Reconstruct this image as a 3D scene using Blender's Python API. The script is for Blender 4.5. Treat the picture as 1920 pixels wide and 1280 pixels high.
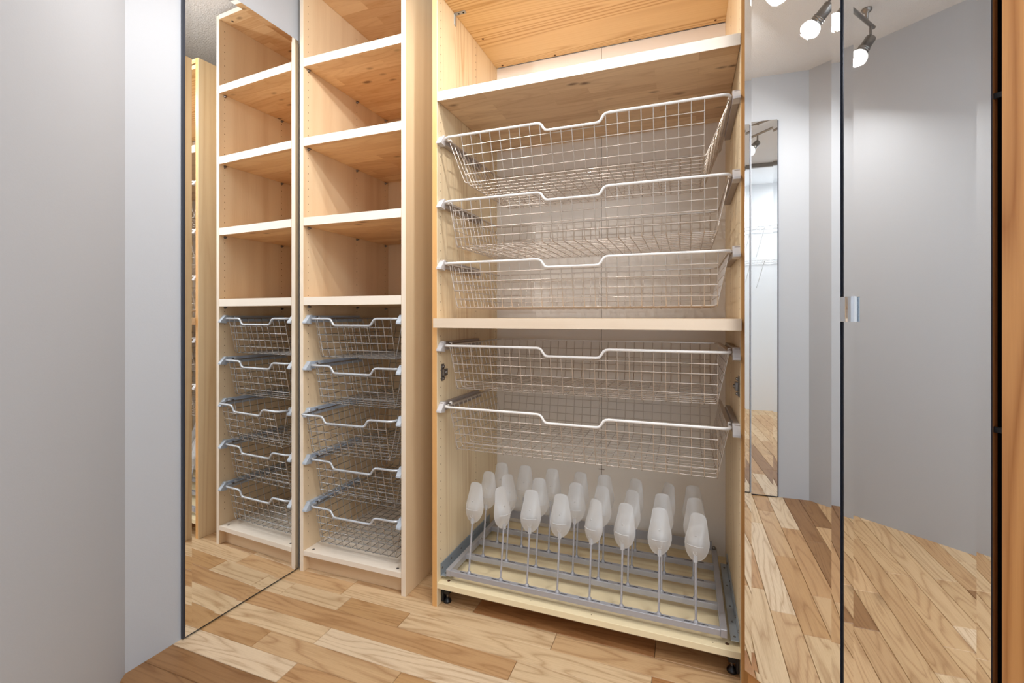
import bpy, bmesh, math, random
from mathutils import Vector, Matrix
random.seed(7)
R = math.radians
S = bpy.context.scene
for o in list(bpy.data.objects):
    bpy.data.objects.remove(o)
COL = S.collection

# ------------------------------------------------------------------ camera
cam_d = bpy.data.cameras.new('camera')
cam = bpy.data.objects.new('camera', cam_d)
COL.objects.link(cam)
cam.location = (0.8396, -1.4288, 1.02)
cam.rotation_euler = (R(90), 0, R(20.662))
cam_d.sensor_width = 36
cam_d.lens = 868.31 / 1920 * 36
cam_d.shift_y = -46.93 / 1920
cam_d.clip_start = 0.02
S.camera = cam

# ------------------------------------------------------------------ world, exposure, light
S.view_settings.view_transform = 'Standard'
S.view_settings.look = 'None'
S.view_settings.gamma = 1
S.view_settings.use_curve_mapping = False
S.view_settings.exposure = 0.36
W = bpy.data.worlds.new('world')
S.world = W
W.use_nodes = True
W.node_tree.nodes['Background'].inputs[0].default_value = (0.80, 0.90, 1.0, 1)
W.node_tree.nodes['Background'].inputs[1].default_value = 1.3
S.cycles.max_bounces = 14
S.cycles.glossy_bounces = 8
S.cycles.diffuse_bounces = 6
S.cycles.transmission_bounces = 8
S.cycles.transparent_max_bounces = 24
S.cycles.sample_clamp_indirect = 6.0
S.cycles.use_denoising = True
BULB_FACE = 40.0      # radiance of the lamp faces
BULB_GLOW = 1.3
BULB_POWER = 1.0       # scales the three lamps
HALL_FILL = 23.0

# added fill light: a bare, unseen disk behind the camera, without a fitting
ld = bpy.data.lights.new('hall_fill_light', 'AREA')
ld.shape = 'DISK'; ld.size = 0.7; ld.energy = HALL_FILL; ld.color = (0.97, 0.98, 1.0)
lo = bpy.data.objects.new('hall_fill_light', ld); COL.objects.link(lo)
lo.location = (1.60, -1.55, 2.43)

# ------------------------------------------------------------------ materials
def lin(c):
    return tuple((v / 255 / 12.92) if v / 255 <= 0.04045 else ((v / 255 + 0.055) / 1.055) ** 2.4 for v in c) + (1.0,)

class N:
    def __init__(s, name):
        s.m = bpy.data.materials.new(name); s.m.use_nodes = True
        s.t = s.m.node_tree; s.b = s.t.nodes['Principled BSDF']; s.out = s.t.nodes['Material Output']
    def n(s, typ, **kw):
        x = s.t.nodes.new(typ)
        for k, v in kw.items(): setattr(x, k, v)
        return x
    def l(s, a, b): s.t.links.new(a, b)
    def math(s, op, a, b=None, c=None):
        x = s.n('ShaderNodeMath', operation=op)
        for i, v in enumerate((a, b, c)):
            if v is None: continue
            if isinstance(v, (int, float)): x.inputs[i].default_value = v
            else: s.l(v, x.inputs[i])
        return x.outputs[0]
    def mix(s, fac, a, b, typ='MIX'):
        x = s.n('ShaderNodeMix', data_type='RGBA', blend_type=typ)
        for i, v in ((0, fac), (6, a), (7, b)):
            if isinstance(v, (int, float, tuple)): x.inputs[i].default_value = v
            else: s.l(v, x.inputs[i])
        return x.outputs[2]
    def ramp(s, fac, stops):
        x = s.n('ShaderNodeValToRGB'); cr = x.color_ramp
        while len(cr.elements) < len(stops): cr.elements.new(0.5)
        for e, (p, c) in zip(cr.elements, stops):
            e.position = p; e.color = c if isinstance(c, tuple) else (c, c, c, 1)
        s.l(fac, x.inputs[0]); return x.outputs[0]
    def bump(s, h, strength, dist=0.001):
        x = s.n('ShaderNodeBump'); x.inputs['Strength'].default_value = strength; x.inputs['Distance'].default_value = dist
        s.l(h, x.inputs['Height']); s.l(x.outputs[0], s.b.inputs['Normal'])

def simple(name, col, rough=0.5, metal=0.0, **kw):
    k = N(name); k.b.inputs['Base Color'].default_value = lin(col)
    k.b.inputs['Roughness'].default_value = rough; k.b.inputs['Metallic'].default_value = metal
    for a, v in kw.items(): k.b.inputs[a.replace('_', ' ')].default_value = v
    return k.m

def grain_coords(k, along, objrand=True):
    """object coordinates, grain axis first: (along grain, across, across)"""
    tc = k.n('ShaderNodeTexCoord'); sp = k.n('ShaderNodeSeparateXYZ'); k.l(tc.outputs['Object'], sp.inputs[0])
    order = {'x': (0, 1, 2), 'y': (1, 0, 2), 'z': (2, 0, 1)}[along]
    cb = k.n('ShaderNodeCombineXYZ')
    for i, j in enumerate(order): k.l(sp.outputs[j], cb.inputs[i])
    if objrand:
        oi = k.n('ShaderNodeObjectInfo')
        sc = k.n('ShaderNodeVectorMath', operation='SCALE'); sc.inputs[0].default_value = (7.3, 3.1, 11.7)
        k.l(oi.outputs['Random'], sc.inputs['Scale'])
        ad = k.n('ShaderNodeVectorMath', operation='ADD'); k.l(cb.outputs[0], ad.inputs[0]); k.l(sc.outputs[0], ad.inputs[1])
        return ad.outputs[0]
    return cb.outputs[0]

def scaled(k, v, s):
    x = k.n('ShaderNodeVectorMath', operation='MULTIPLY'); x.inputs[1].default_value = s
    k.l(v, x.inputs[0]); return x.outputs[0]

def noise(k, v, scale, detail=2, rough=0.5, dist=0.0):
    x = k.n('ShaderNodeTexNoise'); x.inputs['Scale'].default_value = scale; x.inputs['Detail'].default_value = detail
    x.inputs['Roughness'].default_value = rough; x.inputs['Distortion'].default_value = dist
    k.l(v, x.inputs['Vector']); return x.outputs['Fac']

def wood(name, light, dark, along='z', rings=14, ring_amt=0.55, squash=(0.35, 7, 7), bands=0.25, fine=0.18, rough=0.42, knots=0.0, coat=0.0):
    """long-grained veneer or solid board: growth lines are level lines of a stretched noise"""
    k = N(name); v = grain_coords(k, along)
    base = noise(k, scaled(k, v, squash), 1.0, 1.5, 0.45)
    lines = k.math('PINGPONG', k.math('MULTIPLY', base, float(rings)), 0.5)
    lines = k.math('MULTIPLY', lines, 2.0)
    lines = k.math('POWER', lines, 2.2)
    cl = k.ramp(noise(k, scaled(k, v, (0.12, 6, 6)), 1.0, 1, 0.5), [(0.40, 0.12), (0.60, 1.5)])
    lines = k.math('MULTIPLY', lines, cl)
    f = noise(k, scaled(k, v, (9, 420, 420)), 1.0, 2, 0.6)
    b = noise(k, scaled(k, v, (0.5, 14, 14)), 1.0, 1, 0.5)
    fac = k.math('ADD', k.math('MULTIPLY', lines, ring_amt), k.math('MULTIPLY', k.math('SUBTRACT', b, 0.5), bands * 4))
    fac = k.math('ADD', fac, k.math('MULTIPLY', k.math('SUBTRACT', f, 0.5), fine * 4))
    if knots:
        vo = k.n('ShaderNodeTexVoronoi'); vo.inputs['Scale'].default_value = 1.0
        k.l(scaled(k, v, (5, 16, 16)), vo.inputs['Vector'])
        kn = k.ramp(vo.outputs['Distance'], [(0.0, 1.0), (0.10, 0.75), (0.16, 0.0)])
        fac = k.math('ADD', fac, k.math('MULTIPLY', kn, knots))
    x = k.n('ShaderNodeClamp'); k.l(fac, x.inputs[0])
    c = k.mix(x.outputs[0], lin(light), lin(dark)); k.l(c, k.b.inputs['Base Color'])
    k.b.inputs['Roughness'].default_value = rough
    k.b.inputs['Coat Weight'].default_value = coat; k.b.inputs['Coat Roughness'].default_value = 0.15
    k.bump(fac, 0.12, 0.0006)
    return k.m

def stave_wood(name, light, dark, knotc, along='x', width=0.045, length=0.34, rough=0.38):
    """finger-jointed board glued up from short staves"""
    k = N(name); v = grain_coords(k, along)
    br = k.n('ShaderNodeTexBrick'); br.inputs['Scale'].default_value = 1.0
    br.inputs['Mortar Size'].default_value = 0.0004; br.inputs['Brick Width'].default_value = length; br.inputs['Row Height'].default_value = width
    br.inputs['Color1'].default_value = (0, 0, 0, 1); br.inputs['Color2'].default_value = (1, 1, 1, 1); br.inputs['Mortar'].default_value = (0.6, 0.6, 0.6, 1)
    br.inputs['Bias'].default_value = 0.0; br.offset = 0.37; br.offset_frequency = 2
    k.l(v, br.inputs['Vector'])
    tone = br.outputs['Color']
    off = k.n('ShaderNodeVectorMath', operation='MULTIPLY_ADD')
    k.l(tone, off.inputs[0]); off.inputs[1].default_value = (5, 5, 5); k.l(v, off.inputs[2])
    base = noise(k, scaled(k, off.outputs[0], (1.6, 11, 11)), 1.0, 1.5, 0.5)
    lines = k.math('POWER', k.math('MULTIPLY', k.math('PINGPONG', k.math('MULTIPLY', base, 9.0), 0.5), 2.0), 3.0)
    f = noise(k, scaled(k, v, (14, 380, 380)), 1.0, 2, 0.6)
    fac = k.math('ADD', k.math('MULTIPLY', lines, 0.30), k.math('MULTIPLY', tone, 0.75))
    fac = k.math('ADD', fac, k.math('MULTIPLY', k.math('SUBTRACT', f, 0.5), 0.6))
    x = k.n('ShaderNodeClamp'); k.l(fac, x.inputs[0])
    c = k.mix(x.outputs[0], lin(light), lin(dark))
    wv = noise(k, scaled(k, v, (6, 30, 30)), 1.0, 2, 0.5)
    vo = k.n('ShaderNodeTexVoronoi'); vo.inputs['Scale'].default_value = 1.0; vo.inputs['Randomness'].default_value = 1.0
    k.l(scaled(k, v, (6.5, 14, 14)), vo.inputs['Vector'])
    kn = k.ramp(k.math('ADD', vo.outputs['Distance'], k.math('MULTIPLY', wv, 0.16)), [(0.13, 1.0), (0.165, 0.6), (0.24, 0.0)])
    c = k.mix(k.math('MULTIPLY', kn, 0.85), c, lin(knotc)); k.l(c, k.b.inputs['Base Color'])
    k.b.inputs['Roughness'].default_value = rough
    k.bump(fac, 0.06, 0.0005)
    return k.m

def plank_oak():
    """oak boards; the tone of each board is that object's own colour"""
    k = N('oak_board'); v = grain_coords(k, 'x')
    oi = k.n('ShaderNodeObjectInfo')
    base = noise(k, scaled(k, v, (1.1, 9, 9)), 1.0, 2.0, 0.45, 0.25)
    lines = k.math('POWER', k.math('MULTIPLY', k.math('PINGPONG', k.math('MULTIPLY', base, 15.0), 0.5), 2.0), 3.0)
    f = noise(k, scaled(k, v, (12, 330, 330)), 1.0, 3, 0.65)
    b = noise(k, scaled(k, v, (2.2, 18, 18)), 1.0, 2, 0.5)
    vo = k.n('ShaderNodeTexVoronoi'); vo.inputs['Scale'].default_value = 1.0
    wv = noise(k, scaled(k, v, (10, 30, 30)), 1.0, 2, 0.5)
    k.l(scaled(k, v, (1.5, 4.5, 4.5)), vo.inputs['Vector'])
    kn = k.ramp(k.math('ADD', vo.outputs['Distance'], k.math('MULTIPLY', wv, 0.12)), [(0.075, 1.0), (0.11, 0.4), (0.20, 0.0)])
    dark = k.mix(1.0, oi.outputs['Color'], (0.50, 0.36, 0.24, 1), 'MULTIPLY')
    fac = k.math('ADD', k.math('MULTIPLY', lines, 0.50), k.math('MULTIPLY', k.math('SUBTRACT', f, 0.5), 0.9))
    fac = k.math('ADD', fac, k.math('MULTIPLY', k.math('SUBTRACT', b, 0.42), 0.55))
    x = k.n('ShaderNodeClamp'); k.l(fac, x.inputs[0])
    c = k.mix(x.outputs[0], oi.outputs['Color'], dark)
    c = k.mix(k.math('MULTIPLY', kn, 0.7), c, lin((104, 74, 46)))
    k.l(c, k.b.inputs['Base Color'])
    k.b.inputs['Roughness'].default_value = 0.38
    k.b.inputs['Specular IOR Level'].default_value = 0.35
    k.bump(fac, 0.10, 0.0006)
    return k.m

def wall_paint(name, col, scale=160, strength=0.25, dist=0.0008, rough=0.6):
    k = N(name); tc = k.n('ShaderNodeTexCoord')
    k.b.inputs['Base Color'].default_value = lin(col); k.b.inputs['Roughness'].default_value = rough
    k.bump(noise(k, tc.outputs['Object'], scale, 3, 0.6), strength, dist)
    return k.m

def mirror_mat():
    k = N('mirror_silver'); k.b.inputs['Base Color'].default_value = (0.93, 0.945, 0.95, 1)
    k.b.inputs['Metallic'].default_value = 1.0; k.b.inputs['Roughness'].default_value = 0.0
    return k.m

def frosted():
    k = N('frosted_plastic')
    tr = k.n('ShaderNodeBsdfTransparent'); tr.inputs[0].default_value = (0.97, 0.97, 0.975, 1)
    df = k.n('ShaderNodeBsdfDiffuse'); df.inputs[0].default_value = (0.86, 0.865, 0.87, 1)
    tl = k.n('ShaderNodeBsdfTranslucent'); tl.inputs[0].default_value = (0.86, 0.865, 0.87, 1)
    gl = k.n('ShaderNodeBsdfGlossy'); gl.inputs['Roughness'].default_value = 0.28
    a = k.n('ShaderNodeMixShader'); a.inputs[0].default_value = 0.45; k.l(df.outputs[0], a.inputs[1]); k.l(tl.outputs[0], a.inputs[2])
    lw = k.n('ShaderNodeLayerWeight'); lw.inputs[0].default_value = 0.35
    fac = k.math('MULTIPLY_ADD', lw.outputs['Facing'], -0.22, 0.30)
    b = k.n('ShaderNodeMixShader'); k.l(fac, b.inputs[0]); k.l(a.outputs[0], b.inputs[1]); k.l(tr.outputs[0], b.inputs[2])
    c = k.n('ShaderNodeMixShader'); c.inputs[0].default_value = 0.06; k.l(b.outputs[0], c.inputs[1]); k.l(gl.outputs[0], c.inputs[2])
    k.l(c.outputs[0], k.out.inputs[0])
    return k.m

def emit(name, col, strength):
    k = N(name); k.b.inputs['Base Color'].default_value = (0.8, 0.8, 0.8, 1)
    k.b.inputs['Emission Color'].default_value = col; k.b.inputs['Emission Strength'].default_value = strength
    return k.m

M = dict(
    oak=plank_oak(),
    pine_v=wood('pine_veneer', (232, 212, 176), (196, 160, 112), 'z', 20, 0.5, (0.22, 7, 7), 0.10, 0.10),
    pine_h=wood('pine_veneer_level', (226, 198, 148), (188, 146, 90), 'x', 20, 0.75, (0.35, 7, 7), 0.10, 0.10),
    pine_bottom=wood('pine_board_pale', (239, 222, 183), (206, 178, 129), 'x', 14, 0.40, (0.35, 7, 7), 0.10, 0.10),
    pine_edge=wood('pine_edge_amber', (222, 168, 104), (190, 126, 66), 'z', 8, 0.4, (0.3, 9, 9), 0.1, 0.12),
    pine_door=wood('pine_solid_orange', (190, 136, 82), (150, 94, 46), 'z', 12, 0.55, (0.5, 7, 7), 0.15, 0.12, 0.3, coat=0.4),
    maple_v=wood('maple_veneer', (229, 204, 168), (203, 167, 125), 'z', 6, 0.10, (0.3, 5, 5), 0.50, 0.12),
    maple_edge=wood('maple_edge', (236, 220, 200), (218, 198, 172), 'z', 5, 0.10, (0.3, 5, 5), 0.12, 0.06),
    maple_edge_h=wood('maple_edge_level', (242, 230, 214), (225, 208, 187), 'x', 5, 0.12, (0.5, 8, 8), 0.15, 0.06),
    maple_h=wood('maple_level', (219, 189, 152), (186, 147, 109), 'x', 6, 0.14, (0.4, 5, 5), 0.25, 0.12),
    stave=stave_wood('birch_staves', (236, 207, 168), (200, 162, 121), (104, 68, 42)),
    shelf_edge=wood('birch_shelf_edge', (228, 208, 184), (208, 182, 154), 'x', 6, 0.3, (1.2, 9, 9), 0.25, 0.08),
    stave_tower=stave_wood('birch_staves_honey', (238, 206, 160), (204, 158, 108), (104, 64, 36), width=0.055, length=0.42),
    back_white=wall_paint('white_backboard', (236, 230, 222), 60, 0.02, 0.0005, 0.45),
    gray_wall=wall_paint('grey_wall_paint', (183, 187, 193)),
    white_wall=wall_paint('white_wall_paint', (232, 234, 236)),
    ceiling=wall_paint('ceiling_stipple', (226, 226, 226), 190, 0.9, 0.004, 0.8),
    mirror=mirror_mat(),
    glass_edge=simple('mirror_edge_dark', (58, 62, 72), 0.3, 0.3),
    wire_white=simple('wire_epoxy_pale', (206, 196, 186), 0.30, 0.65),
    handle_white=simple('handle_epoxy_white', (232, 228, 224), 0.3, 0.0),
    wire_steel=simple('wire_steel_grey', (182, 180, 178), 0.25, 0.85),
    handle_steel=simple('handle_silver_grey', (196, 200, 206), 0.3, 0.4),
    runner_taupe=simple('runner_taupe_metal', (168, 158, 152), 0.45, 0.35),
    runner_blue=simple('runner_silver_metal', (196, 208, 224), 0.42, 0.35),
    cap_white=simple('cap_pale_plastic', (200, 196, 196), 0.4),
    cap_blue=simple('cap_silver_plastic', (176, 184, 194), 0.4),
    zinc=simple('zinc_plate', (182, 190, 196), 0.42, 0.6),
    rack=simple('rack_grey_enamel', (176, 176, 182), 0.4, 0.35),
    slot=simple('slot_shadow', (40, 42, 50), 0.8),
    hole=simple('pin_hole_dark', (96, 62, 36), 0.9),
    black=simple('black_plastic', (20, 20, 24), 0.35),
    gap=simple('dark_gap', (18, 14, 12), 0.8),
    steel=simple('steel_screw', (130, 124, 120), 0.3, 0.9),
    chrome=simple('chrome', (225, 228, 232), 0.06, 1.0),
    nickel=simple('brushed_nickel', (150, 146, 142), 0.32, 0.9),
    frost=frosted(),
    bulb_face=emit('bulb_face_lit', (1.0, 0.96, 0.90, 1), BULB_FACE),
    bulb_glass=emit('bulb_frosted_glass', (1.0, 0.97, 0.93, 1), BULB_GLOW),
    wire_gloss=simple('shelf_wire_white', (236, 238, 240), 0.35),
)

# ------------------------------------------------------------------ mesh builder
class MB:
    def __init__(s): s.v = []; s.f = []; s.sm = []; s.mi = []
    def _add(s, vs, fs, smooth=False, mi=0):
        o = len(s.v); s.v += [tuple(p) for p in vs]
        for f in fs: s.f.append(tuple(i + o for i in f)); s.sm.append(smooth); s.mi.append(mi)
    def box(s, x0, x1, y0, y1, z0, z1, c=0.0, mi=0):
        if c <= 0:
            vs = [(x, y, z) for z in (z0, z1) for y in (y0, y1) for x in (x0, x1)]
            s._add(vs, [(0, 2, 3, 1), (4, 5, 7, 6), (0, 1, 5, 4), (2, 6, 7, 3), (0, 4, 6, 2), (1, 3, 7, 5)], mi=mi)
            return s
        vs = []; idx = {}
        X = (x0, x1); Y = (y0, y1); Z = (z0, z1); sg = (1, -1)
        for k in range(2):
            for j in range(2):
                for i in range(2):
                    for ax in range(3):
                        p = [X[i], Y[j], Z[k]]
                        for a2, q in ((0, i), (1, j), (2, k)):
                            if a2 != ax: p[a2] += sg[q] * c
                        idx[(i, j, k, ax)] = len(vs); vs.append(p)
        F = []
        g = lambda i, j, k, a: idx[(i, j, k, a)]
        for i in range(2):
            F.append([g(i, 0, 0, 0), g(i, 1, 0, 0), g(i, 1, 1, 0), g(i, 0, 1, 0)][::(1 if i else -1)])
            F.append([g(0, i, 0, 1), g(1, i, 0, 1), g(1, i, 1, 1), g(0, i, 1, 1)][::(-1 if i else 1)])
            F.append([g(0, 0, i, 2), g(1, 0, i, 2), g(1, 1, i, 2), g(0, 1, i, 2)][::(1 if i else -1)])
        for a in range(2):
            for b in range(2):
                F.append([g(0, a, b, 1), g(1, a, b, 1), g(1, a, b, 2), g(0, a, b, 2)][::(1 if a == b else -1)])
                F.append([g(a, 0, b, 2), g(a, 1, b, 2), g(a, 1, b, 0), g(a, 0, b, 0)][::(1 if a == b else -1)])
                F.append([g(a, b, 0, 0), g(a, b, 1, 0), g(a, b, 1, 1), g(a, b, 0, 1)][::(1 if a == b else -1)])
        for i in range(2):
            for j in range(2):
                for k in range(2):
                    F.append([g(i, j, k, 0), g(i, j, k, 1), g(i, j, k, 2)][::(1 if (i + j + k) % 2 else -1)])
        s._add(vs, F, mi=mi); return s
    def prism(s, pts, h0, h1, axis='z', mi=0):
        """polygon extruded along an axis; pts are the two other coordinates in x,y,z order"""
        def P(a, b, h):
            return {'z': (a, b, h), 'y': (a, h, b), 'x': (h, a, b)}[axis]
        n = len(pts)
        vs = [P(a, b, h0) for a, b in pts] + [P(a, b, h1) for a, b in pts]
        F = [tuple(range(n))[::-1], tuple(range(n, 2 * n))]
        for i in range(n):
            j = (i + 1) % n; F.append((i, j, n + j, n + i))
        s._add(vs, F, mi=mi); return s
    def tube(s, pts, r, sides=6, closed=False, smooth=True):
        P = [Vector(p) for p in pts]; n = len(P); T = []
        for i in range(n):
            a = P[i - 1] if (i > 0 or closed) else P[i]
            b = P[(i + 1) % n] if (i < n - 1 or closed) else P[i]
            d1 = (P[i] - a); d2 = (b - P[i])
            d1 = d1.normalized() if d1.length > 1e-9 else Vector(); d2 = d2.normalized() if d2.length > 1e-9 else Vector()
            T.append((d1 + d2).normalized())
        up = Vector((0, 0, 1)) if abs(T[0].z) < 0.9 else Vector((0, 1, 0))
        nrm = (up - T[0] * up.dot(T[0])).normalized(); rings = []
        for i in range(n):
            nrm = (nrm - T[i] * nrm.dot(T[i])).normalized(); bn = T[i].cross(nrm)
            a = P[i - 1] if (i > 0 or closed) else None; sc = 1.0
            if a is not None and (i < n - 1 or closed):
                c = max(0.5, (P[i] - a).normalized().dot(T[i])); sc = 1 / c
            rings.append([P[i] + (nrm * math.cos(q) + bn * math.sin(q)) * r * (1 + (sc - 1) * 0.6) for q in [2 * math.pi * j / sides for j in range(sides)]])
        vs = [v for rg in rings for v in rg]; F = []
        for i in range(n if closed else n - 1):
            k2 = (i + 1) % n
            for j in range(sides):
                j2 = (j + 1) % sides
                F.append((i * sides + j, i * sides + j2, k2 * sides + j2, k2 * sides + j))
        s._add(vs, F, smooth)
        if not closed:
            s._add(rings[0], [tuple(range(sides))[::-1]]); s._add(rings[-1], [tuple(range(sides))])
        return s
    def lathe(s, prof, center, axis=Vector((0, 0, 1)), n=24, cap=True):
        axis = Vector(axis).normalized()
        u = axis.orthogonal().normalized(); w = axis.cross(u); c = Vector(center); vs = []
        for r, h in prof:
            for j in range(n):
                q = 2 * math.pi * j / n
                vs.append(c + axis * h + (u * math.cos(q) + w * math.sin(q)) * r)
        F = []
        for i in range(len(prof) - 1):
            for j in range(n):
                j2 = (j + 1) % n; F.append((i * n + j, i * n + j2, (i + 1) * n + j2, (i + 1) * n + j))
        s._add(vs, F, True)
        if cap:
            m = len(prof) - 1
            s._add([vs[j] for j in range(n)], [tuple(range(n))[::-1]])
            s._add([vs[m * n + j] for j in range(n)], [tuple(range(n))])
        return s
    def mesh(s, name, mats, origin=(0, 0, 0)):
        me = bpy.data.meshes.new(name); O = origin
        me.from_pydata([(v[0] - O[0], v[1] - O[1], v[2] - O[2]) for v in s.v], [], s.f)
        me.polygons.foreach_set('use_smooth', s.sm); me.polygons.foreach_set('material_index', s.mi)
        for m in (mats if isinstance(mats, (list, tuple)) else [mats]): me.materials.append(m)
        me.update(); return me
    def obj(s, name, mat, parent=None, origin=(0, 0, 0), **tags):
        o = bpy.data.objects.new(name, s.mesh(name, mat, origin)); COL.objects.link(o)
        o.location = origin
        if parent is not None:
            o.parent = parent
        for k, v in tags.items(): o[k] = v
        return o

def rel(o, parent):
    """keep the world position given in o.location when parenting to an unrotated thing"""
    wl = Vector((0, 0, 0)); q = parent
    while q is not None: wl += Vector(q.location); q = q.parent
    o.location = Vector(o.location) - wl
    return o

def part(mb, name, mat, parent, **tags):
    return rel(mb.obj(name, mat, parent, **tags), parent)

def thing(name, label, cat, loc=(0, 0, 0), group=None):
    o = bpy.data.objects.new(name, None); COL.objects.link(o); o.empty_display_size = 0.05
    o.location = loc; o['label'] = label; o['category'] = cat
    if group: o['group'] = group
    return o

def inst(me, name, loc, parent=None, rot=None, **tags):
    o = bpy.data.objects.new(name, me); COL.objects.link(o); o.location = loc
    if rot: o.rotation_euler = rot
    if parent is not None: o.parent = parent; rel(o, parent)
    for k, v in tags.items(): o[k] = v
    return o

# ------------------------------------------------------------------ the shell
CEIL = 2.387
LW = R(87.8)                         # direction of the left wall
mirA = Vector((-0.6441, -0.4236)); dL = Vector((math.cos(LW), math.sin(LW))); nL = Vector((dL.y, -dL.x))   # nL points into the room
wallA = mirA - nL * 0.0113           # the plaster behind the mirror
C1 = wallA + dL * ((-0.581 - wallA.y) / dL.y)
Ltop = wallA + dL * ((0.64 - wallA.y) / dL.y)
MB().prism([tuple(C1), tuple(Ltop), tuple(Ltop - nL * 0.1), tuple(C1 - nL * 0.1)], 0, 2.52).obj('wall_left', M['gray_wall'], kind='structure')
A2 = R(-49.7); d2 = Vector((math.cos(A2), math.sin(A2))); n2 = Vector((-d2.y, d2.x))
E2 = C1 + d2 * 2.45
MB().prism([tuple(E2), tuple(C1), tuple(C1 - nL * 0.1), tuple(C1 - n2 * 0.1), tuple(E2 - n2 * 0.1)], 0, 2.52).obj('wall_corner', M['gray_wall'], kind='structure')
MB().box(-0.75, 2.14, 0.615, 0.715, 0, 2.52).obj('wall_back', M['gray_wall'], kind='structure')
MB().box(2.02, 2.12, -2.6, 0.615, 0, 2.52).obj('wall_hall', M['white_wall'], kind='structure')
MB().box(1.40, 2.02, -0.56, -0.50, 0, 2.52).obj('wall_side', M['white_wall'], kind='structure')
MB().box(-1.6, 1.03, -2.6, 0.70, CEIL, 2.52).obj('ceiling', M['ceiling'], kind='structure')
MB().box(1.03, 2.12, -2.6, 0.70, 2.458, 2.52).obj('ceiling', M['white_wall'], kind='structure')
MB().box(1.022, 1.052, -2.6, -0.35, 2.352, 2.389, 0.002).obj('trim_1', M['nickel'], kind='structure')

# floor: sub-floor with single oak boards
floor = MB().box(-1.0, 2.14, -2.6, 0.63, -0.06, -0.0145).obj('floor', M['gap'], kind='structure')
tones = [(205, 173, 132), (198, 164, 122), (210, 180, 140), (192, 156, 114), (201, 168, 126), (186, 148, 106), (206, 176, 135), (195, 159, 116), (212, 184, 146)]
LIGHT = (222, 198, 166); DARK = (172, 124, 80); BROWN = (150, 112, 74); ORANGE = (190, 150, 106); MID = (203, 168, 126); KN = (190, 150, 104); PALE = (214, 186, 148)
known = {
    0: [(-1.0, -0.35, PALE), (-0.35, 0.149, MID), (0.149, 0.749, DARK), (0.749, 1.35, ORANGE)],
    -1: [(-1.0, -0.35, MID), (-0.35, 0.4485, PALE), (0.4485, 1.10, MID)],
    -2: [(-1.0, -0.56, PALE), (-0.56, -0.30, PALE), (-0.30, -0.0505, KN), (-0.0505, 0.748, PALE), (0.748, 1.2, DARK)],
    -3: [(-1.0, 0.369, ORANGE), (0.369, 0.95, PALE)],
    -4: [(-1.0, -0.2505, PALE), (-0.2505, 0.50, LIGHT), (0.50, 1.1, MID)],
    -5: [(-1.0, -0.4215, KN), (-0.4215, 0.073, MID), (0.073, 0.60, KN)],
    -6: [(-1.0, -0.2335, LIGHT), (-0.2335, 0.35, ORANGE), (0.35, 0.9, MID)],
    -7: [(-1.0, -0.12, BROWN), (-0.12, 0.5, BROWN)],
    -8: [(-1.0, -0.30, BROWN), (-0.30, 0.25, MID)],
}
known = {k: v for k, v in known.items()}
PW = 0.0785; Y0 = 0.0185
row = 8
plank_meshes = {}
y = Y0 + row * PW
for r in range(7, -33, -1):
    y0 = Y0 + (r - 1 + 1) * PW; y1 = y0 + PW
    segs = []
    kk = known.get(r, None)
    if kk: segs = list(kk); x = kk[-1][1]
    else: x = -1.0 - random.random() * 0.4
    while x < 2.14:
        L = random.choice((0.42, 0.5, 0.6, 0.6, 0.75, 0.9)) * random.uniform(0.9, 1.1)
        t = random.choice(tones) if random.random() > 0.07 else random.choice((DARK, BROWN, LIGHT))
        segs.append((x, min(x + L, 2.139), t)); x += L
    for (a, b, t) in segs:
        a = max(a, -0.995)
        if b - a < 0.03: continue
        # skip boards wholly outside the closet's walls
        if b < -0.66: pass
        L = b - a; key = round(L, 3); g = 0.0006; c = 0.0014; h = 0.0145
        if key not in plank_meshes:
            x1 = L / 2 - g; y_ = PW / 2 - g * 0.8
            vs = [(sx * x1, sy * y_, -h) for sx, sy in ((-1, -1), (1, -1), (1, 1), (-1, 1))] + \
                 [(sx * x1, sy * y_, -c) for sx, sy in ((-1, -1), (1, -1), (1, 1), (-1, 1))] + \
                 [(sx * (x1 - c), sy * (y_ - c), 0) for sx, sy in ((-1, -1), (1, -1), (1, 1), (-1, 1))]
            F = [(0, 3, 2, 1), (8, 9, 10, 11)]
            for q in (0, 4):
                for i in range(4):
                    j = (i + 1) % 4; F.append((q + i, q + j, q + 4 + j, q + 4 + i))
            mb = MB(); mb._add(vs, F); plank_meshes[key] = mb.mesh('plank', M['oak'])
        o = inst(plank_meshes[key], 'plank', ((a + b) / 2, (y0 + y1) / 2, 0), floor)
        j = random.uniform(0.96, 1.03)
        cc = lin(t); o.color = (cc[0] * j, cc[1] * j, cc[2] * j, 1)

# ------------------------------------------------------------------ shared cabinet pieces
def ring_hole_mesh(rows, mat='hole', normal=1):
    """small dark peg holes: discs sunk level with the panel, one mesh"""
    mb = MB()
    for (x, y, z) in rows:
        r = 0.0022; n = 6; xx = x + normal * 0.0003
        mb._add([(xx, y + r * math.cos(2 * math.pi * i / n), z + r * math.sin(2 * math.pi * i / n)) for i in range(n)], [tuple(range(n)) if normal > 0 else tuple(range(n))[::-1]])
    return mb

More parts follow.
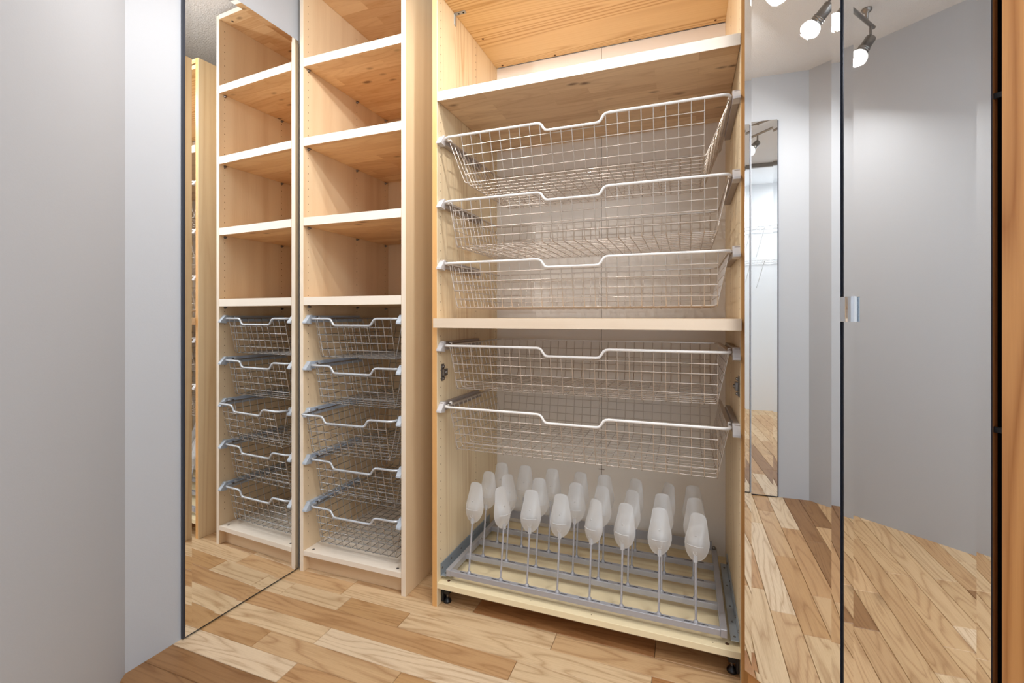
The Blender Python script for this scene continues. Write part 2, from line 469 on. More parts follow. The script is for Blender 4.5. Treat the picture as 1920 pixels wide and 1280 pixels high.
def runner(parent, side, xw, y0, z, length, mat, capmat, h=0.030):
    """drawer runner screwed to a side panel. side=+1: on the left panel, facing right"""
    s = side
    mb = MB()
    X = lambda d: xw + s * d
    def bx(a, b, y_a, y_b, z_a, z_b): mb.box(min(X(a), X(b)), max(X(a), X(b)), y_a, y_b, z_a, z_b, 0.0006)
    bx(0.0005, 0.0185, y0 + 0.016, y0 + length, z - h / 2 + 0.002, z + 0.006)      # body
    bx(0.0005, 0.0150, y0 + 0.016, y0 + length - 0.010, z + 0.006, z + h / 2)      # stepped top
    ro = part(mb, 'drawer_runner', mat, parent)
    cp = MB()
    a, b = (X(0.0005), X(0.0195)) if s > 0 else (X(0.0195), X(0.0005))
    cp.prism([(y0 - 0.004, z - h / 2 - 0.001), (y0 + 0.026, z - h / 2 - 0.005), (y0 + 0.030, z + h / 2 + 0.002), (y0 + 0.020, z + h / 2 + 0.002), (y0 - 0.003, z - h / 2 + 0.005)], a, b, 'x')
    c = cp.obj('end_cap', capmat, ro); rel(c, ro)
    st = MB().tube([(X(0.019), y0 + 0.05, z + 0.006), (X(0.0275), y0 + 0.05, z + 0.006)], 0.004, 8)
    rel(st.obj('roller_stud', M['steel'], ro), ro)
    return ro

# ------------------------------------------------------------------ wardrobe (wide open pine wardrobe)
T = 0.0195; WH = 2.206; WD = 0.56
wd = thing('wardrobe', 'wide open pine wardrobe carcass without doors, full of pull-out wire baskets', 'wardrobe', (0.5, 0, 0))
def panel(parent, x0, x1, front, back, z0, z1, matside, matedge, name='side_panel', **tags):
    mb = MB().box(x0, x1, front, back, z0, z1, 0.0008)
    mb.mi = [1 if all(abs(mb.v[i][1] - front) < 1e-6 for i in f) else 0 for f in mb.f]
    return part(mb, name, [matside, matedge], parent, **tags)
panel(wd, 0, T, 0, WD, 0, WH, M['pine_v'], M['pine_edge'])
panel(wd, 1 - T, 1, 0, WD, 0, WH, M['pine_v'], M['pine_edge'])
part(MB().box(T, 1 - T, 0.0, WD - 0.006, WH - T, WH, 0.0008), 'top_board', M['pine_h'], wd)
part(MB().box(T, 1 - T, 0.004, 0.545, 2.163, 2.1825, 0.0008), 'fixed_shelf', M['pine_h'], wd, label='yellow pine board under the wardrobe top')
part(MB().box(T, 1 - T, 0.0, 0.55, 0.0652, 0.0850, 0.0008), 'bottom_board', M['pine_bottom'], wd)
part(MB().box(T, 0.4996, 0.55, 0.556, 0.06, 2.163), 'back_panel', M['back_white'], wd, label='white back panel')
part(MB().box(0.5016, 1 - T, 0.55, 0.556, 0.06, 2.163), 'back_panel', M['back_white'], wd, label='white back panel')
part(MB().box(0.499, 0.5022, 0.5562, 0.5595, 0.06, 2.163), 'back_seam', M['gap'], wd)
part(MB().box(T + 0.001, 1 - T - 0.001, 0.0, 0.54, 1.7755, 1.8080, 0.0012), 'shelf', [M['stave']], wd, label='thick birch shelf above the wire baskets')
part(MB().box(T + 0.001, 1 - T - 0.001, -0.0275, 0.515, 0.9812, 1.0135, 0.0012), 'shelf', [M['stave']], wd, label='thick birch shelf pulled slightly forward')
def frontstrip(x0, x1, yf, z0, z1, parent, mat='maple_edge_h'):
    part(MB().box(x0, x1, yf - 0.0012, yf, z0, z1), 'edge_band', M[mat], parent, label='pale whitish front edge')
frontstrip(T + 0.001, 1 - T - 0.001, 0.0, 1.7755, 1.8080, wd)
frontstrip(T + 0.001, 1 - T - 0.001, -0.0275, 0.9812, 1.0135, wd, 'shelf_edge')
# peg holes
rows = []
z = 0.16
while z < 2.15:
    for yy in (0.0255, 0.3185, 0.531): rows.append((T, yy, z))
    z += 0.032 * 0.95
part(ring_hole_mesh(rows), 'peg_holes', M['hole'], wd, kind='stuff')
part(ring_hole_mesh([(1 - T, y_, z_) for (_, y_, z_) in rows], normal=-1), 'peg_holes', M['hole'], wd, kind='stuff')
# hinge plates
for sx, xw in ((1, T), (-1, 1 - T)):
    mb = MB(); X = lambda d: xw + sx * d
    yh = 0.037
    def bx(a, b, ya, yb, za, zb, c=0.0008): mb.box(min(X(a), X(b)), max(X(a), X(b)), ya, yb, za, zb, c)
    bx(0.0003, 0.003, yh - 0.010, yh + 0.010, 0.790, 0.850)
    bx(0.003, 0.011, yh - 0.007, yh + 0.022, 0.808, 0.832)
    bx(0.003, 0.006, yh - 0.007, yh + 0.007, 0.794, 0.804); bx(0.003, 0.006, yh - 0.007, yh + 0.007, 0.836, 0.846)
    hp = part(mb, 'hinge_plate', M['steel'], wd)
    sc = MB().lathe([(0.0045, 0), (0.0045, 0.003), (0.002, 0.0035)], (X(0.006), yh, 0.7985), (sx, 0, 0), 10)
    sc.lathe([(0.0045, 0), (0.0045, 0.003), (0.002, 0.0035)], (X(0.006), yh, 0.8415), (sx, 0, 0), 10)
    sc.lathe([(0.006, 0), (0.006, 0.004), (0.003, 0.005)], (X(0.011), yh + 0.008, 0.820), (sx, 0, 0), 10)
    rel(sc.obj('hinge_screw', M['steel'], hp), hp)
# corner brackets under the upper board
for sx, xw in ((1, T), (-1, 1 - T)):
    X = lambda d: xw + sx * d
    mb = MB()
    mb.box(min(X(0.0002), X(0.003)), max(X(0.0002), X(0.003)), 0.126, 0.141, 2.118, 2.1628, 0.0005)
    mb.box(min(X(0.003), X(0.045)), max(X(0.003), X(0.045)), 0.126, 0.141, 2.1600, 2.1628, 0.0005)
    cb = part(mb, 'corner_bracket', M['zinc'], wd)
    sc = MB()
    for d in (0.017, 0.036): sc.lathe([(0.0035, 0), (0.0035, 0.0012)], (X(d), 0.1335, 2.1599), (0, 0, -1), 8)
    rel(sc.obj('bracket_screw', M['gap'], cb), cb)
for (x, y_) in ((0.054, 0.314), (0.054, 0.531), (0.944, 0.52), (0.944, 0.30), (0.30, 0.534), (0.62, 0.53)):
    part(MB().lathe([(0.0045, 0), (0.0045, 0.0012), (0.002, 0.0016)], (x, y_, 2.1629), (0, 0, -1), 10), 'screw', M['hole'], wd)
for (x, y_) in ((0.052, 0.026), (0.948, 0.026)):
    part(MB().lathe([(0.0055, 0), (0.0055, 0.0006), (0.003, 0.0010)], (x, y_, 0.0850), (0, 0, 1), 12), 'screw', M['hole'], wd)
for x in (0.085, 0.36, 0.56, 0.91):
    part(MB().lathe([(0.0016, 0), (0.0016, 0.0004)], (x, 0.018, 0.0850), (0, 0, 1), 8), 'nail', M['hole'], wd)
# pencil cross on the back
part(MB().box(0.4885, 0.513, 0.5488, 0.5499, 0.3690, 0.3712).box(0.4997, 0.5017, 0.5485, 0.5499, 0.352, 0.390), 'pencil_cross', M['hole'], wd)
# levelling feet
for sx, xw in ((1, T), (-1, 1 - T)):
    X = lambda d: xw + sx * d
    mb = MB()
    mb.box(min(X(0.0005), X(0.030)), max(X(0.0005), X(0.030)), 0.030, 0.062, 0.030, 0.0648, 0.002)
    mb.box(min(X(0.0005), X(0.010)), max(X(0.0005), X(0.010)), 0.026, 0.068, 0.006, 0.064, 0.002)
    ft = part(mb, 'levelling_foot', M['black'], wd)
    fx = X(0.019)
    rel(MB().lathe([(0.004, 0.008), (0.004, 0.04)], (fx, 0.041, 0), n=10).obj('foot_bolt', M['steel'], ft), ft)
    rel(MB().lathe([(0.0135, 0), (0.0145, 0.003), (0.013, 0.008), (0.006, 0.013), (0.006, 0.017)], (fx, 0.041, 0), n=18).obj('foot_pad', M['black'], ft), ft)

# ------------------------------------------------------------------ tall narrow cabinet
TL, TR, TF = -0.6142, -0.116, 0.010; TH = 2.369; TD = 0.585
tc_ = thing('cabinet', 'tall narrow open maple cabinet with four shelves above small wire baskets', 'cabinet', ((TL + TR) / 2, TF, 0))
panel(tc_, TL, TL + T, TF, TD, 0, TH, M['maple_v'], M['maple_edge'])
panel(tc_, TR - T, TR, TF, TD, 0, TH, M['maple_v'], M['maple_edge'])
xi0, xi1 = TL + T, TR - T
def board(name, z0, z1, yf, yb, mat, edge=True, **tags):
    o = part(MB().box(xi0 + 0.0004, xi1 - 0.0004, yf, yb, z0, z1, 0.0008), name, mat, tc_, **tags)
    if edge: part(MB().box(xi0 + 0.0004, xi1 - 0.0004, yf - 0.0012, yf, z0, z1), 'edge_band', M['maple_edge_h'], tc_, label='pale whitish front edge')
    return o
board('top_board', TH - T, TH, TF + 0.001, TD - 0.012, M['stave_tower'])
board('bottom_board', 0.0650, 0.0836, TF + 0.001, TD - 0.012, M['maple_edge_h'])
part(MB().box(xi0, xi1, TF + 0.028, TF + 0.044, 0, 0.0648, 0.0006), 'kick_board', M['maple_h'], tc_)
part(MB().box(xi0, xi1, TD - 0.012, TD - 0.008, 0.0, TH - 0.002), 'back_panel', M['maple_v'], tc_)
for zt in (2.0515, 1.7340, 1.4152, 1.0975):
    board('shelf', zt - 0.0325, zt, TF + 0.001, TD - 0.03, M['stave_tower'])
    for sx, xw in ((1, xi0), (-1, xi1)):
        for yy in (0.036, 0.330, 0.546):
            mb = MB().lathe([(0.0055, 0.0003), (0.0055, 0.004), (0.003, 0.005), (0.003, 0.013)], (xw, yy, zt - 0.0385), (sx, 0, 0), 10)
            part(mb, 'shelf_peg', M['steel'], tc_)
rows = []
z = 0.15
while z < 2.33:
    for yy in (0.035, 0.330, 0.546): rows.append((xi0, yy, z))
    z += 0.0308
part(ring_hole_mesh(rows), 'peg_holes', M['hole'], tc_, kind='stuff')
part(ring_hole_mesh([(xi1, y_, z_) for (_, y_, z_) in rows], normal=-1), 'peg_holes', M['hole'], tc_, kind='stuff')
for (x, y_) in ((xi0 + 0.030, 0.032), (xi1 - 0.030, 0.032)):
    part(MB().lathe([(0.0055, 0), (0.0055, 0.0006), (0.003, 0.0010)], (x, y_, 0.0836), (0, 0, 1), 12), 'screw', M['steel'], tc_)
for (x, y_) in ((xi0 + 0.04, 0.045), (xi0 + 0.04, 0.075), (xi1 - 0.04, 0.045), (xi1 - 0.04, 0.40), (xi0 + 0.05, 0.42)):
    part(MB().lathe([(0.005, 0), (0.005, 0.0008), (0.003, 0.0012)], (x, y_, TH - T - 0.0001), (0, 0, -1), 12), 'screw', M['steel'], tc_)

# ------------------------------------------------------------------ wire baskets
def basket(label, xa, xb, yf, zr, depth, wire, hand, group, dipc=0.103, rot=0.0, name='wire_basket', less=0, taper=0.034, tp=0.034):
    """xa..xb: rim from side to side, yf: front of the rim, zr: rim height"""
    w = xb - xa; xc = (xa + xb) / 2
    t = thing(name, label, 'basket', (xc, yf, zr), group)
    t.rotation_euler = (0, 0, rot)
    h = w / 2; D = depth; H = 0.155
    dip = 0.0265; r = 0.0043
    # handle bar: the thick front of the rim with its finger dip
    c = 0.018
    def smooth_dip(x0, sgn):
        return [(x0 - sgn * 0.014, 0, 0), (x0 - sgn * 0.004, 0, -0.0015), (x0 + sgn * 0.003, 0, -0.006), (x0 + sgn * 0.011, 0, -0.0185), (x0 + sgn * 0.017, 0, -0.0250), (x0 + sgn * 0.026, 0, -dip)]
    hp = [(-h, 0.034, 0.0), (-h, c, 0.0), (-h + c * 0.3, c * 0.3, 0), (-h + c, 0, 0)] + smooth_dip(-dipc, 1)
    hp += [(-p[0], p[1], p[2]) for p in hp[::-1]]
    mb = MB().tube(hp, r, 10)
    mb.obj('handle_bar', hand, t)
    # rest of the rim
    c2 = 0.030; fw = 0.0058; ft_ = 0.0022
    rp = [(-h, 0.030), (-h, D - c2), (-h + c2 * 0.12, D - c2 * 0.45), (-h + c2 * 0.45, D - c2 * 0.12), (-h + c2, D)]
    rp = rp + [(-p[0], p[1]) for p in rp[::-1]]
    rv = []
    for i, q in enumerate(rp):
        a = Vector(rp[max(0, i - 1)]); b_ = Vector(rp[min(len(rp) - 1, i + 1)]); dd = (b_ - a).normalized(); nn = Vector((-dd.y, dd.x)); P_ = Vector(q)
        for (sg, zz) in ((1, -ft_), (1, ft_), (-1, ft_), (-1, -ft_)):
            X_ = P_ + nn * fw * sg; rv.append((X_.x, X_.y, zz))
    rf = []
    for i in range(len(rp) - 1):
        for k_ in range(4):
            k2 = (k_ + 1) % 4; rf.append((i * 4 + k_, (i + 1) * 4 + k_, (i + 1) * 4 + k2, i * 4 + k2))
    rf += [(0, 1, 2, 3), tuple(len(rv) - 1 - q for q in range(4))]
    rmb = MB(); rmb._add(rv, rf); rmb.obj('rim', wire, t)
    wr = 0.0016
    n = round((w - 0.068) / 0.03525) - less; span = n * 0.03525
    xs = [-span / 2 + i * 0.03525 for i in range(n + 1)]
    def top_front(x):
        a = abs(x)
        if a <= dipc - 0.022: return -dip
        if a >= dipc + 0.006: return 0.0
        return -dip * (dipc + 0.006 - a) / 0.028
    ny = int((D - 0.07) / 0.03525); ys0 = (D - ny * 0.03525) / 2
    ys = [ys0 + i * 0.03525 for i in range(ny + 1)]
    bx_ = h - taper
    b = 0.008
    fr, bk, bt = MB(), MB(), MB()
    for x in xs:
        fr.tube([(x, 0.0, top_front(x)), (x, tp - 0.004, -H + b), (x, tp + 0.002, -H + 0.001), (x, tp + 0.010, -H)], wr, 5)
        bk.tube([(x, D, 0), (x, D - tp + 0.004, -H + b), (x, D - tp - 0.002, -H + 0.001), (x, D - tp - 0.010, -H)], wr, 5)
        bt.tube([(x, tp + 0.010, -H), (x, D - tp - 0.010, -H)], wr, 5)
    for q in (-0.034, -0.064, -0.094, -0.124):
        yq = tp * (-q / H)
        if q > -0.05:
            fr.tube([(xs[0] - 0.001, yq - 0.002, q), (xs[-1] + 0.001, yq - 0.002, q)], wr, 5)
        else:
            fr.tube([(xs[0] - 0.001, yq - 0.002, q), (xs[-1] + 0.001, yq - 0.002, q)], wr, 5)
        bk.tube([(xs[0] - 0.001, D - yq, q), (xs[-1] + 0.001, D - yq, q)], wr, 5)
    sd = {-1: MB(), 1: MB()}
    for yv in ys:
        bt.tube([(-bx_ + 0.008, yv, -H + 0.002), (bx_ - 0.008, yv, -H + 0.002)], wr, 5)
        for s in (-1, 1):
            sd[s].tube([(s * h, yv, 0), (s * (bx_ + 0.003), yv, -H + 0.010), (s * (bx_ - 0.001), yv, -H + 0.003), (s * (bx_ - 0.008), yv, -H + 0.002)], wr, 5)
    for q in (-0.034, -0.064, -0.094, -0.124):
        for s in (-1, 1):
            xq = h - (h - bx_) * (-q / H)
            sd[s].tube([(s * xq, ys[0] - 0.001, q), (s * xq, ys[-1] + 0.001, q)], wr, 5)
    fr.obj('front_grid', wire, t); bk.obj('back_grid', wire, t); bt.obj('bottom_grid', wire, t)
    for s in (-1, 1): sd[s].obj('side_grid', wire, t)
    # stop hooks near the front of each side
    for s in (-1, 1):
        MB().box(s * h - 0.004, s * h + 0.004, 0.045, 0.056, -0.002, 0.010, 0.0015).obj('stop_clip', hand, t)
    return t

WZ = [1.645, 1.4210, 1.2050, 0.9180, 0.7030]
wl = ['uppermost wide pale wire basket, right under the birch shelf of the pine wardrobe',
      'second wide wire basket from the top in the pine wardrobe',
      'wide wire basket just above the protruding middle shelf of the pine wardrobe',
      'wide wire basket just below the protruding middle shelf of the pine wardrobe',
      'lowest wide wire basket, hanging over the frosted shoe forms']
for bi, (z, lb) in enumerate(zip(WZ, wl)):
    for sx, xw in ((1, T), (-1, 1 - T)):
        runner(wd, sx, xw, -0.002, z - 0.003, 0.335, M['runner_taupe'], M['cap_white'])
    basket(lb, 0.0445, 0.9555, 0.004, z, 0.505, M['wire_white'], M['handle_white'], 'wide wire baskets in the pine wardrobe', **(dict(less=2, taper=0.062, tp=0.050) if bi == 0 else {}))
TZ = [1.0110, 0.8245, 0.6370, 0.4490, 0.2605]
tl = ['topmost small grey wire basket directly under the lowest shelf of the narrow maple cabinet',
      'second small grey wire basket from the top in the narrow maple cabinet',
      'small grey wire basket sticking out slightly askew, middle of the narrow maple cabinet',
      'second small grey wire basket from the bottom of the narrow maple cabinet',
      'lowest small grey wire basket close above the bottom board of the narrow maple cabinet']
for i, (z, lb) in enumerate(zip(TZ, tl)):
    for sx, xw in ((1, xi0), (-1, xi1)):
        runner(tc_, sx, xw, TF - 0.002, z - 0.002, 0.335, M['runner_blue'], M['cap_blue'])
    yf = TF + 0.010; rt = 0.0
    if i == 2: yf = TF - 0.030; rt = R(2.6)
    bk = basket(lb, xi0 + 0.024, xi1 - 0.024, yf, z, 0.50, M['wire_steel'], M['handle_steel'], 'small wire baskets in the narrow cabinet', rot=rt)

# ------------------------------------------------------------------ pull-out shoe rack
RZ = 0.125
rk = thing('shoe_rack', 'pull-out grey metal shoe rack with frosted plastic shoe forms on rods', 'shoe rack', (0.5, 0.03, 0.0855))
for x0, x1 in ((0.0445, 0.0615), (0.930, 0.948)):
    part(MB().box(x0, x1, 0.0195, 0.520, RZ - 0.022, RZ + 0.002, 0.0012), 'side_rail', M['rack'], rk)
part(MB().lathe([(0.006, 0), (0.006, 0.008), (0.003, 0.011)], (0.938, 0.508, RZ + 0.002), n=10), 'cap_nut', M['steel'], rk)
part(MB().lathe([(0.006, 0), (0.006, 0.008), (0.003, 0.011)], (0.053, 0.508, RZ + 0.002), n=10), 'cap_nut', M['steel'], rk)
rail_y = [0.027, 0.150, 0.268, 0.392]
rod_x = [[0.130, 0.249, 0.343, 0.447, 0.552, 0.651, 0.7615, 0.865],
         [0.128, 0.222, 0.335, 0.469, 0.558, 0.656, 0.7625, 0.865],
         [0.137, 0.238, 0.348, 0.456, 0.554, 0.656, 0.766, 0.861],
         [0.656, 0.766]]
slots_x = rod_x[0]
for ri, yy in enumerate(rail_y):
    rl = part(MB().box(0.0615, 0.930, yy - 0.0085, yy + 0.0085, RZ - 0.018, RZ, 0.0008), 'cross_rail', M['rack'], rk)
    for x in (rod_x[ri] if ri < 3 else slots_x):
        o = MB().box(x - 0.033, x + 0.033, yy - 0.0014, yy + 0.0014, RZ - 0.0005, RZ + 0.0003).obj('slot', M['slot'], rl); rel(o, rl)
part(MB().box(0.0615, 0.930, 0.506, 0.512, RZ - 0.004, RZ + 0.030, 0.0008), 'cross_rail', M['rack'], rk)
# slides
for (x0, x1, xw) in ((T, 0.0445, T), (0.948, 1 - T, 1 - T)):
    s = 1 if xw < 0.5 else -1
    mb = MB()
    mb.box(min(xw + s * 0.0006, xw + s * 0.003), max(xw + s * 0.0006, xw + s * 0.003), 0.022, 0.46, 0.0985, 0.142, 0.0005)
    mb.box(min(xw + s * 0.003, xw + s * 0.0235), max(xw + s * 0.003, xw + s * 0.0235), 0.022, 0.46, 0.0985, 0.1010, 0.0005)
    sl = part(mb, 'slide', M['zinc'], rk)
    s2 = MB()
    for yy in (0.03, 0.10, 0.18, 0.30, 0.42):
        s2.lathe([(0.004, 0), (0.004, 0.0015), (0.002, 0.002)], (xw + s * 0.003, yy, 0.124), (s, 0, 0), 8)
        s2.lathe([(0.0035, 0), (0.0035, 0.0015), (0.002, 0.002)], (xw + s * 0.012, yy + 0.01, 0.1010), (0, 0, 1), 8)
    rel(s2.obj('rivet', M['steel'], sl), sl)
# rod + form (one pair of meshes shared by all)
LEAN = 0.17
rod_top = 0.182
rm = MB()
rm.tube([(0, 0, 0), (0, LEAN * rod_top, rod_top)], 0.0034, 8)
rm.lathe([(0.0075, -0.0005), (0.0075, 0.004), (0.0045, 0.008)], (0, 0.0008, 0), n=10)
rod_mesh = rm.mesh('holder_rod', M['rack'])
bare = MB().tube([(0, 0, 0), (0, LEAN * 0.15, 0.150)], 0.0034, 8).lathe([(0.0075, -0.0005), (0.0075, 0.004), (0.0045, 0.008)], (0, 0.0008, 0), n=10).mesh('holder_rod', M['rack'])
FH = 0.138
prof = [(0.0, 0.002), (0.03, 0.0125), (0.08, 0.0205), (0.15, 0.0275), (0.24, 0.0325), (0.34, 0.0350), (0.44, 0.0345), (0.55, 0.0315), (0.68, 0.0280), (0.80, 0.0250), (0.90, 0.0230), (0.955, 0.0205), (0.985, 0.0155), (1.0, 0.006)]
def shell_y(u, tt):
    heel = math.exp(-((tt - 0.36) / 0.24) ** 2)
    return 0.003 - (1 - abs(u) ** 2.6) * (0.006 + 0.017 * heel) * min(1.0, 5 * (1 - tt) + 0.15) * min(1.0, 5 * tt + 0.1)

def form_mesh():
    mb = MB(); nx = 10; vs = []
    for tt, w in prof:
        cx = 0.0025 * math.sin((tt - 0.2) * 3.0)
        for i in range(nx + 1):
            u = -1 + 2 * i / nx
            vs.append((cx + w * u, shell_y(u, tt), tt * FH))
    F = []
    m = len(prof)
    for a in range(m - 1):
        for i in range(nx): F.append((a * (nx + 1) + i, a * (nx + 1) + i + 1, (a + 1) * (nx + 1) + i + 1, (a + 1) * (nx + 1) + i))
    mb._add(vs, F, True)
    # rolled edge
    edge = [vs[a * (nx + 1)] for a in range(m)] + [vs[a * (nx + 1) + nx] for a in range(m - 1, -1, -1)]
    mb.tube(edge, 0.0009, 5, closed=True)
    # moulded rib across the heel, small round boss, socket
    def surf(x, tt):
        w = next((prof[i][1] + (prof[i + 1][1] - prof[i][1]) * (tt - prof[i][0]) / (prof[i + 1][0] - prof[i][0]) for i in range(m - 1) if prof[i][0] <= tt <= prof[i + 1][0]), 0.02)
        return (x, shell_y(x / w, tt) - 0.0006, tt * FH)
    mb.tube([surf(x, 0.34 - 3.0 * abs(x) * 0 + 12 * x * x) for x in [-0.023 + 0.046 * i / 10 for i in range(11)]], 0.0011, 6)
    c = surf(0, 0.55); mb.lathe([(0.0032, 0), (0.0030, 0.0012), (0.0012, 0.0014)], c, (0, -1, 0), 10)
    c = surf(0, 0.20); mb.lathe([(0.006, 0), (0.0058, 0.0006), (0.0054, 0.0006), (0.005, 0)], c, (0, -1, 0), 12, cap=False)
    return mb.mesh('shoe_form', M['frost'])
fm = form_mesh()
sm_ = MB().box(-0.0052, 0.0052, -0.006, 0.004, -0.002, 0.024, 0.001).mesh('form_socket', M['frost'])
turns = [[-4, 58, 8, 6, -28, -16, 6, -14], [0, 48, 14, 6, -8, -22, 4, 8], [8, 10, 4, -6, 14, -22, -38, 6], []]
for ri, yy in enumerate(rail_y):
    for ci, x in enumerate(rod_x[ri]):
        o = inst(rod_mesh if ri < 3 else bare, 'holder_rod', (x, yy, RZ + 0.0004), rk)
        if ri < 3:
            a = R(turns[ri][ci])
            ft = bpy.data.objects.new('shoe_form', fm); COL.objects.link(ft); ft.parent = o
            zt = 0.163
            ft.location = (0, LEAN * zt + 0.004, zt); ft.rotation_euler = (-math.atan(LEAN * 0.9), 0, a)
            ft['label'] = 'frosted translucent plastic shoe form'
            so = bpy.data.objects.new('form_socket', sm_); COL.objects.link(so); so.parent = o
            so.location = (0, LEAN * zt + 0.003, zt); so.rotation_euler = (-math.atan(LEAN * 0.9), 0, a)

# ------------------------------------------------------------------ mirrors
def bevel_mirror(mb_size, bev, tilt, thick):
    """glass local: x across (0..w), y = depth (front at 0, facing -y), z up. Returns (silver mesh data, edge mesh data)"""
    w, h = mb_size; d = bev * math.tan(tilt)
    o = [(0, 0), (w, 0), (w, h), (0, h)]; i_ = [(bev, bev), (w - bev, bev), (w - bev, h - bev), (bev, h - bev)]
    vs = [(x, -d, z) for x, z in o] + [(x, 0, z) for x, z in i_]
    F = [(4, 5, 6, 7)] + [(k, (k + 1) % 4, 4 + (k + 1) % 4, 4 + k) for k in range(4)]
    m = MB(); m._add(vs, F)
    e = MB(); vs2 = [(x, -d, z) for x, z in o] + [(x, thick, z) for x, z in o]
    e._add(vs2, [((k + 1) % 4, k, 4 + k, 4 + (k + 1) % 4) for k in range(4)] + [(4, 7, 6, 5)])
    return m, e

# left wall mirror
mw = 0.4405
wm = thing('wall_mirror', 'tall narrow mirror on the grey wall beside the narrow maple cabinet', 'mirror', (mirA.x, mirA.y, 0.003))
wm.rotation_euler = (0, 0, math.atan2(dL.y, dL.x))
g, e = bevel_mirror((mw, 2.123), 0.021, R(2.6), 0.0106)
for q_ in (g.obj('mirror_glass', M['mirror'], wm), e.obj('mirror_edge', M['glass_edge'], wm)): q_.location = (0, 0, 0.0045)
MB().box(-0.006, mw, 0.0012, 0.0108, 0.0, 2.1225, 0.0004).obj('shade_backing', M['glass_edge'], wm)  # dark backing; its overhang also stands for the shadowed gap at the wall

# mirrored folding door at 45 degrees, right of the wardrobe
dm = Vector((1, -1)).normalized()
hinge = Vector((0.9818, 0.894 - 0.9818))
bd = thing('folding_door', 'mirrored folding door of two narrow leaves set at an angle beside the wardrobe', 'mirrored door', (hinge.x, hinge.y, 0))
bd.rotation_euler = (0, 0, R(-45))
lw1, lw2, off2 = 0.2345, 0.2310, 0.2415
for k, (x0, w) in enumerate(((0.0, lw1), (off2, lw2))):
    g, e = bevel_mirror((w, 2.16), 0.0185, R(2.4), 0.005)
    ox = (x0, 0, 0.101)
    leaf = MB().box(x0 + 0.003, x0 + w - 0.001, 0.006, 0.026, 0.015, 2.28, 0.001).obj('door_leaf', M['pine_door'], bd)
    a = g.obj('mirror_glass', M['mirror'], leaf); a.location = ox
    b_ = e.obj('mirror_edge', M['glass_edge'], leaf); b_.location = ox
MB().box(lw1 - 0.0005, off2 + 0.001, 0.004, 0.030, 0.10, 2.26).obj('leaf_gap', M['glass_edge'], bd)
# chrome clip handle across the meeting edges
hx = off2 - 0.0045; hb = MB()
hz0, hz1 = 1.009, 1.0615
hb.box(hx, hx + 0.012, -0.0065, -0.0045, hz0, hz1, 0.0004)
cv = [(hx + 0.010, -0.0060), (hx + 0.014, -0.0100), (hx + 0.019, -0.0125), (hx + 0.025, -0.0125), (hx + 0.030, -0.0095), (hx + 0.032, -0.0050),
      (hx + 0.030, -0.0050), (hx + 0.028, -0.0080), (hx + 0.0245, -0.0105), (hx + 0.0195, -0.0105), (hx + 0.0155, -0.0085), (hx + 0.0115, -0.0045)]
hb.prism(cv, hz0, hz1, 'z')
hb.obj('door_handle', M['chrome'], bd, label='chrome clip handle')
for zz in (1.39, 0.83):
    MB().box(off2 + lw2 - 0.003, off2 + lw2 + 0.013, 0.010, 0.014, zz - 0.005, zz + 0.005, 0.0008).obj('hinge', M['black'], bd)
# pine frame of that door, and a dark sheet behind the leaves
tj = off2 + lw2 + 0.0145
def leafpt(x, y):  # door-local to world
    n_ = Vector((1, 1)).normalized()
    return hinge + dm * x + n_ * y
def jamb(x0, x1, y0, y1, z0, z1, name, mat='pine_door'):
    pts = [tuple(leafpt(x0, y0)), tuple(leafpt(x1, y0)), tuple(leafpt(x1, y1)), tuple(leafpt(x0, y1))]
    return MB().prism(pts, z0, z1).obj(name, M[mat], kind='structure')
jamb(tj, tj + 0.115, -0.004, 0.075, 0, CEIL, 'trim_2')
jamb(0.010, tj, 0.075, 0.085, 0, CEIL, 'gap_shade', 'gap')  # near-black sheet, the shade inside the door gap put into its colour
jamb(0.022, tj, -0.001, 0.085, 2.285, CEIL, 'trim_4')

# ------------------------------------------------------------------ track light on the ceiling
tk = thing('track_light', 'brushed nickel ceiling track light with three frosted bulbs, seen in the mirrored doors', 'ceiling light', (-0.02, -0.555, CEIL))
ra = Vector((-0.222, -0.7395, 2.330)); rb = Vector((0.4585, -0.2475, 2.330)); du = (rb - ra).normalized()
part(MB().tube([ra, rb], 0.0085, 12), 'track_bar', M['nickel'], tk)
cn = ra + du * 0.075
mb = MB().lathe([(0.020, 0.0), (0.020, 0.006), (0.016, 0.014), (0.006, 0.020), (0.006, 0.055)], (cn.x, cn.y, CEIL), (0, 0, -1), 20)
part(mb, 'canopy', M['nickel'], tk)
cn2 = ra + du * 0.55
part(MB().lathe([(0.020, 0.0), (0.020, 0.006), (0.016, 0.014), (0.006, 0.020), (0.006, 0.055)], (cn2.x, cn2.y, CEIL), (0, 0, -1), 20), 'canopy', M['nickel'], tk)
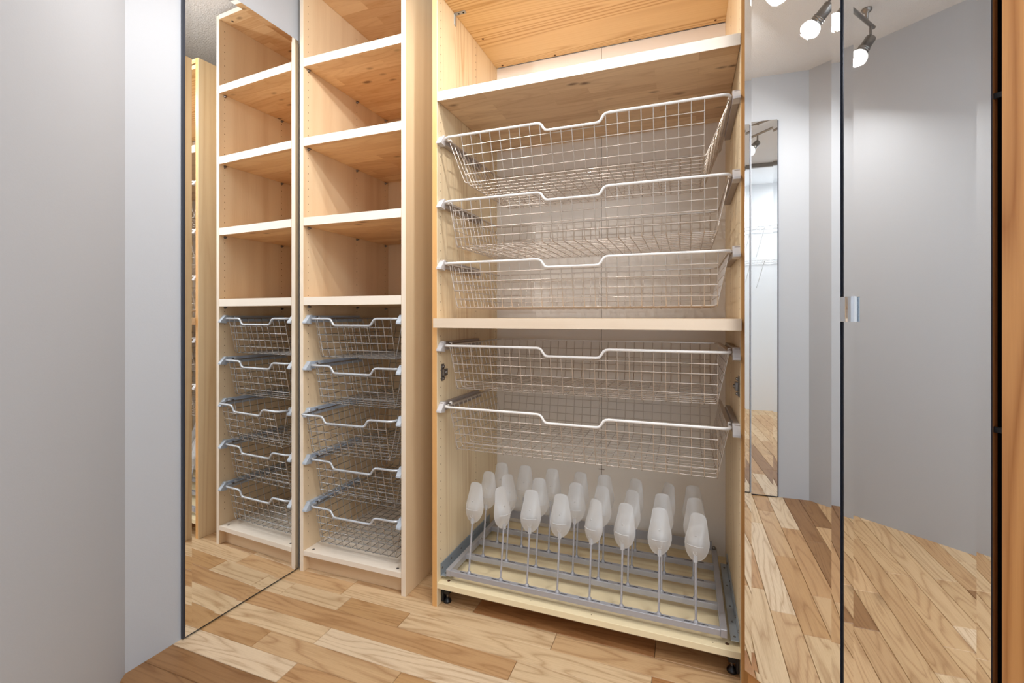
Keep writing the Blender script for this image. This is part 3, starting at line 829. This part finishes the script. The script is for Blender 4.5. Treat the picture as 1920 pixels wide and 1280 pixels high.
for (px, py, dirv, watts) in ((-0.1950, -0.7200, (0.04, 0.52, -0.86), 4.4), (0.133, -0.4830, (-0.38, 0.62, -0.69), 3.3), (0.425, -0.2720, (0.05, 0.22, -0.97), 4.0)):
    d = Vector(dirv).normalized(); st = Vector((px, py, 2.330)); p0 = Vector((px, py, 2.285))
    hd = part(MB().tube([st, p0], 0.0055, 10), 'lamp_arm', M['nickel'], tk)
    c0 = p0 - d * 0.006 + Vector((0, 0, -0.014))
    b = MB().lathe([(0.010, 0.0), (0.020, 0.003), (0.0215, 0.008), (0.0215, 0.052), (0.0245, 0.053), (0.0245, 0.058), (0.0225, 0.059), (0.0245, 0.060), (0.0245, 0.066), (0.0225, 0.067), (0.0240, 0.068), (0.0240, 0.074)], c0, d, 24)
    rel(b.obj('lamp_head', M['nickel'], hd), hd)
    g = MB().lathe([(0.021, 0.0742), (0.031, 0.082), (0.0365, 0.093), (0.0385, 0.104), (0.037, 0.113), (0.032, 0.120), (0.0265, 0.1235)], c0, d, 24, cap=False)
    rel(g.obj('bulb', M['bulb_glass'], hd), hd)
    f = MB().lathe([(0.0266, 0.1234), (0.018, 0.1275), (0.009, 0.1293), (0.0005, 0.1296)], c0, d, 24, cap=False)
    rel(f.obj('bulb_face', M['bulb_face'], hd, label='glowing bulb face'), hd)
    pl = bpy.data.lights.new('bulb_light', 'AREA'); pl.shape = 'DISK'; pl.size = 0.036; pl.energy = watts * BULB_POWER; pl.color = (1.0, 0.97, 0.94)
    po = bpy.data.objects.new('bulb_light', pl); COL.objects.link(po); po.location = c0 + d * 0.1325
    po.rotation_euler = d.to_track_quat('-Z', 'Y').to_euler()

# ------------------------------------------------------------------ wire shelves on the hall wall (seen twice mirrored)
def vent_shelf(zs, lb):
    t = thing('wire_shelf', lb, 'shelf', (2.02, -1.05, zs), 'white wire shelves on the hall wall')
    y0, y1, dp = -1.95, -0.60, 0.40
    mb = MB(); yy = y0
    while yy <= y1:
        mb.tube([(2.017, yy, zs), (2.02 - dp, yy, zs), (2.02 - dp, yy, zs - 0.032)], 0.0016, 4); yy += 0.0254
    mb2 = MB()
    for x, z_ in ((2.014, zs - 0.003), (2.02 - dp * 0.5, zs - 0.003), (2.02 - dp, zs - 0.002), (2.02 - dp, zs - 0.032)):
        mb2.tube([(x, y0, z_), (x, y1, z_)], 0.003, 6)
    part(mb, 'shelf_wires', M['wire_gloss'], t); part(mb2, 'shelf_rod', M['wire_gloss'], t)
    mb3 = MB().tube([(2.016, -0.86, zs - 0.26), (2.02 - dp + 0.02, -0.86, zs - 0.006)], 0.004, 6)
    part(mb3, 'brace', M['wire_gloss'], t)
vent_shelf(1.93, 'upper white wire shelf on the white wall, seen in the mirrored door')
vent_shelf(1.59, 'lower white wire shelf on the white wall, seen in the mirrored door')
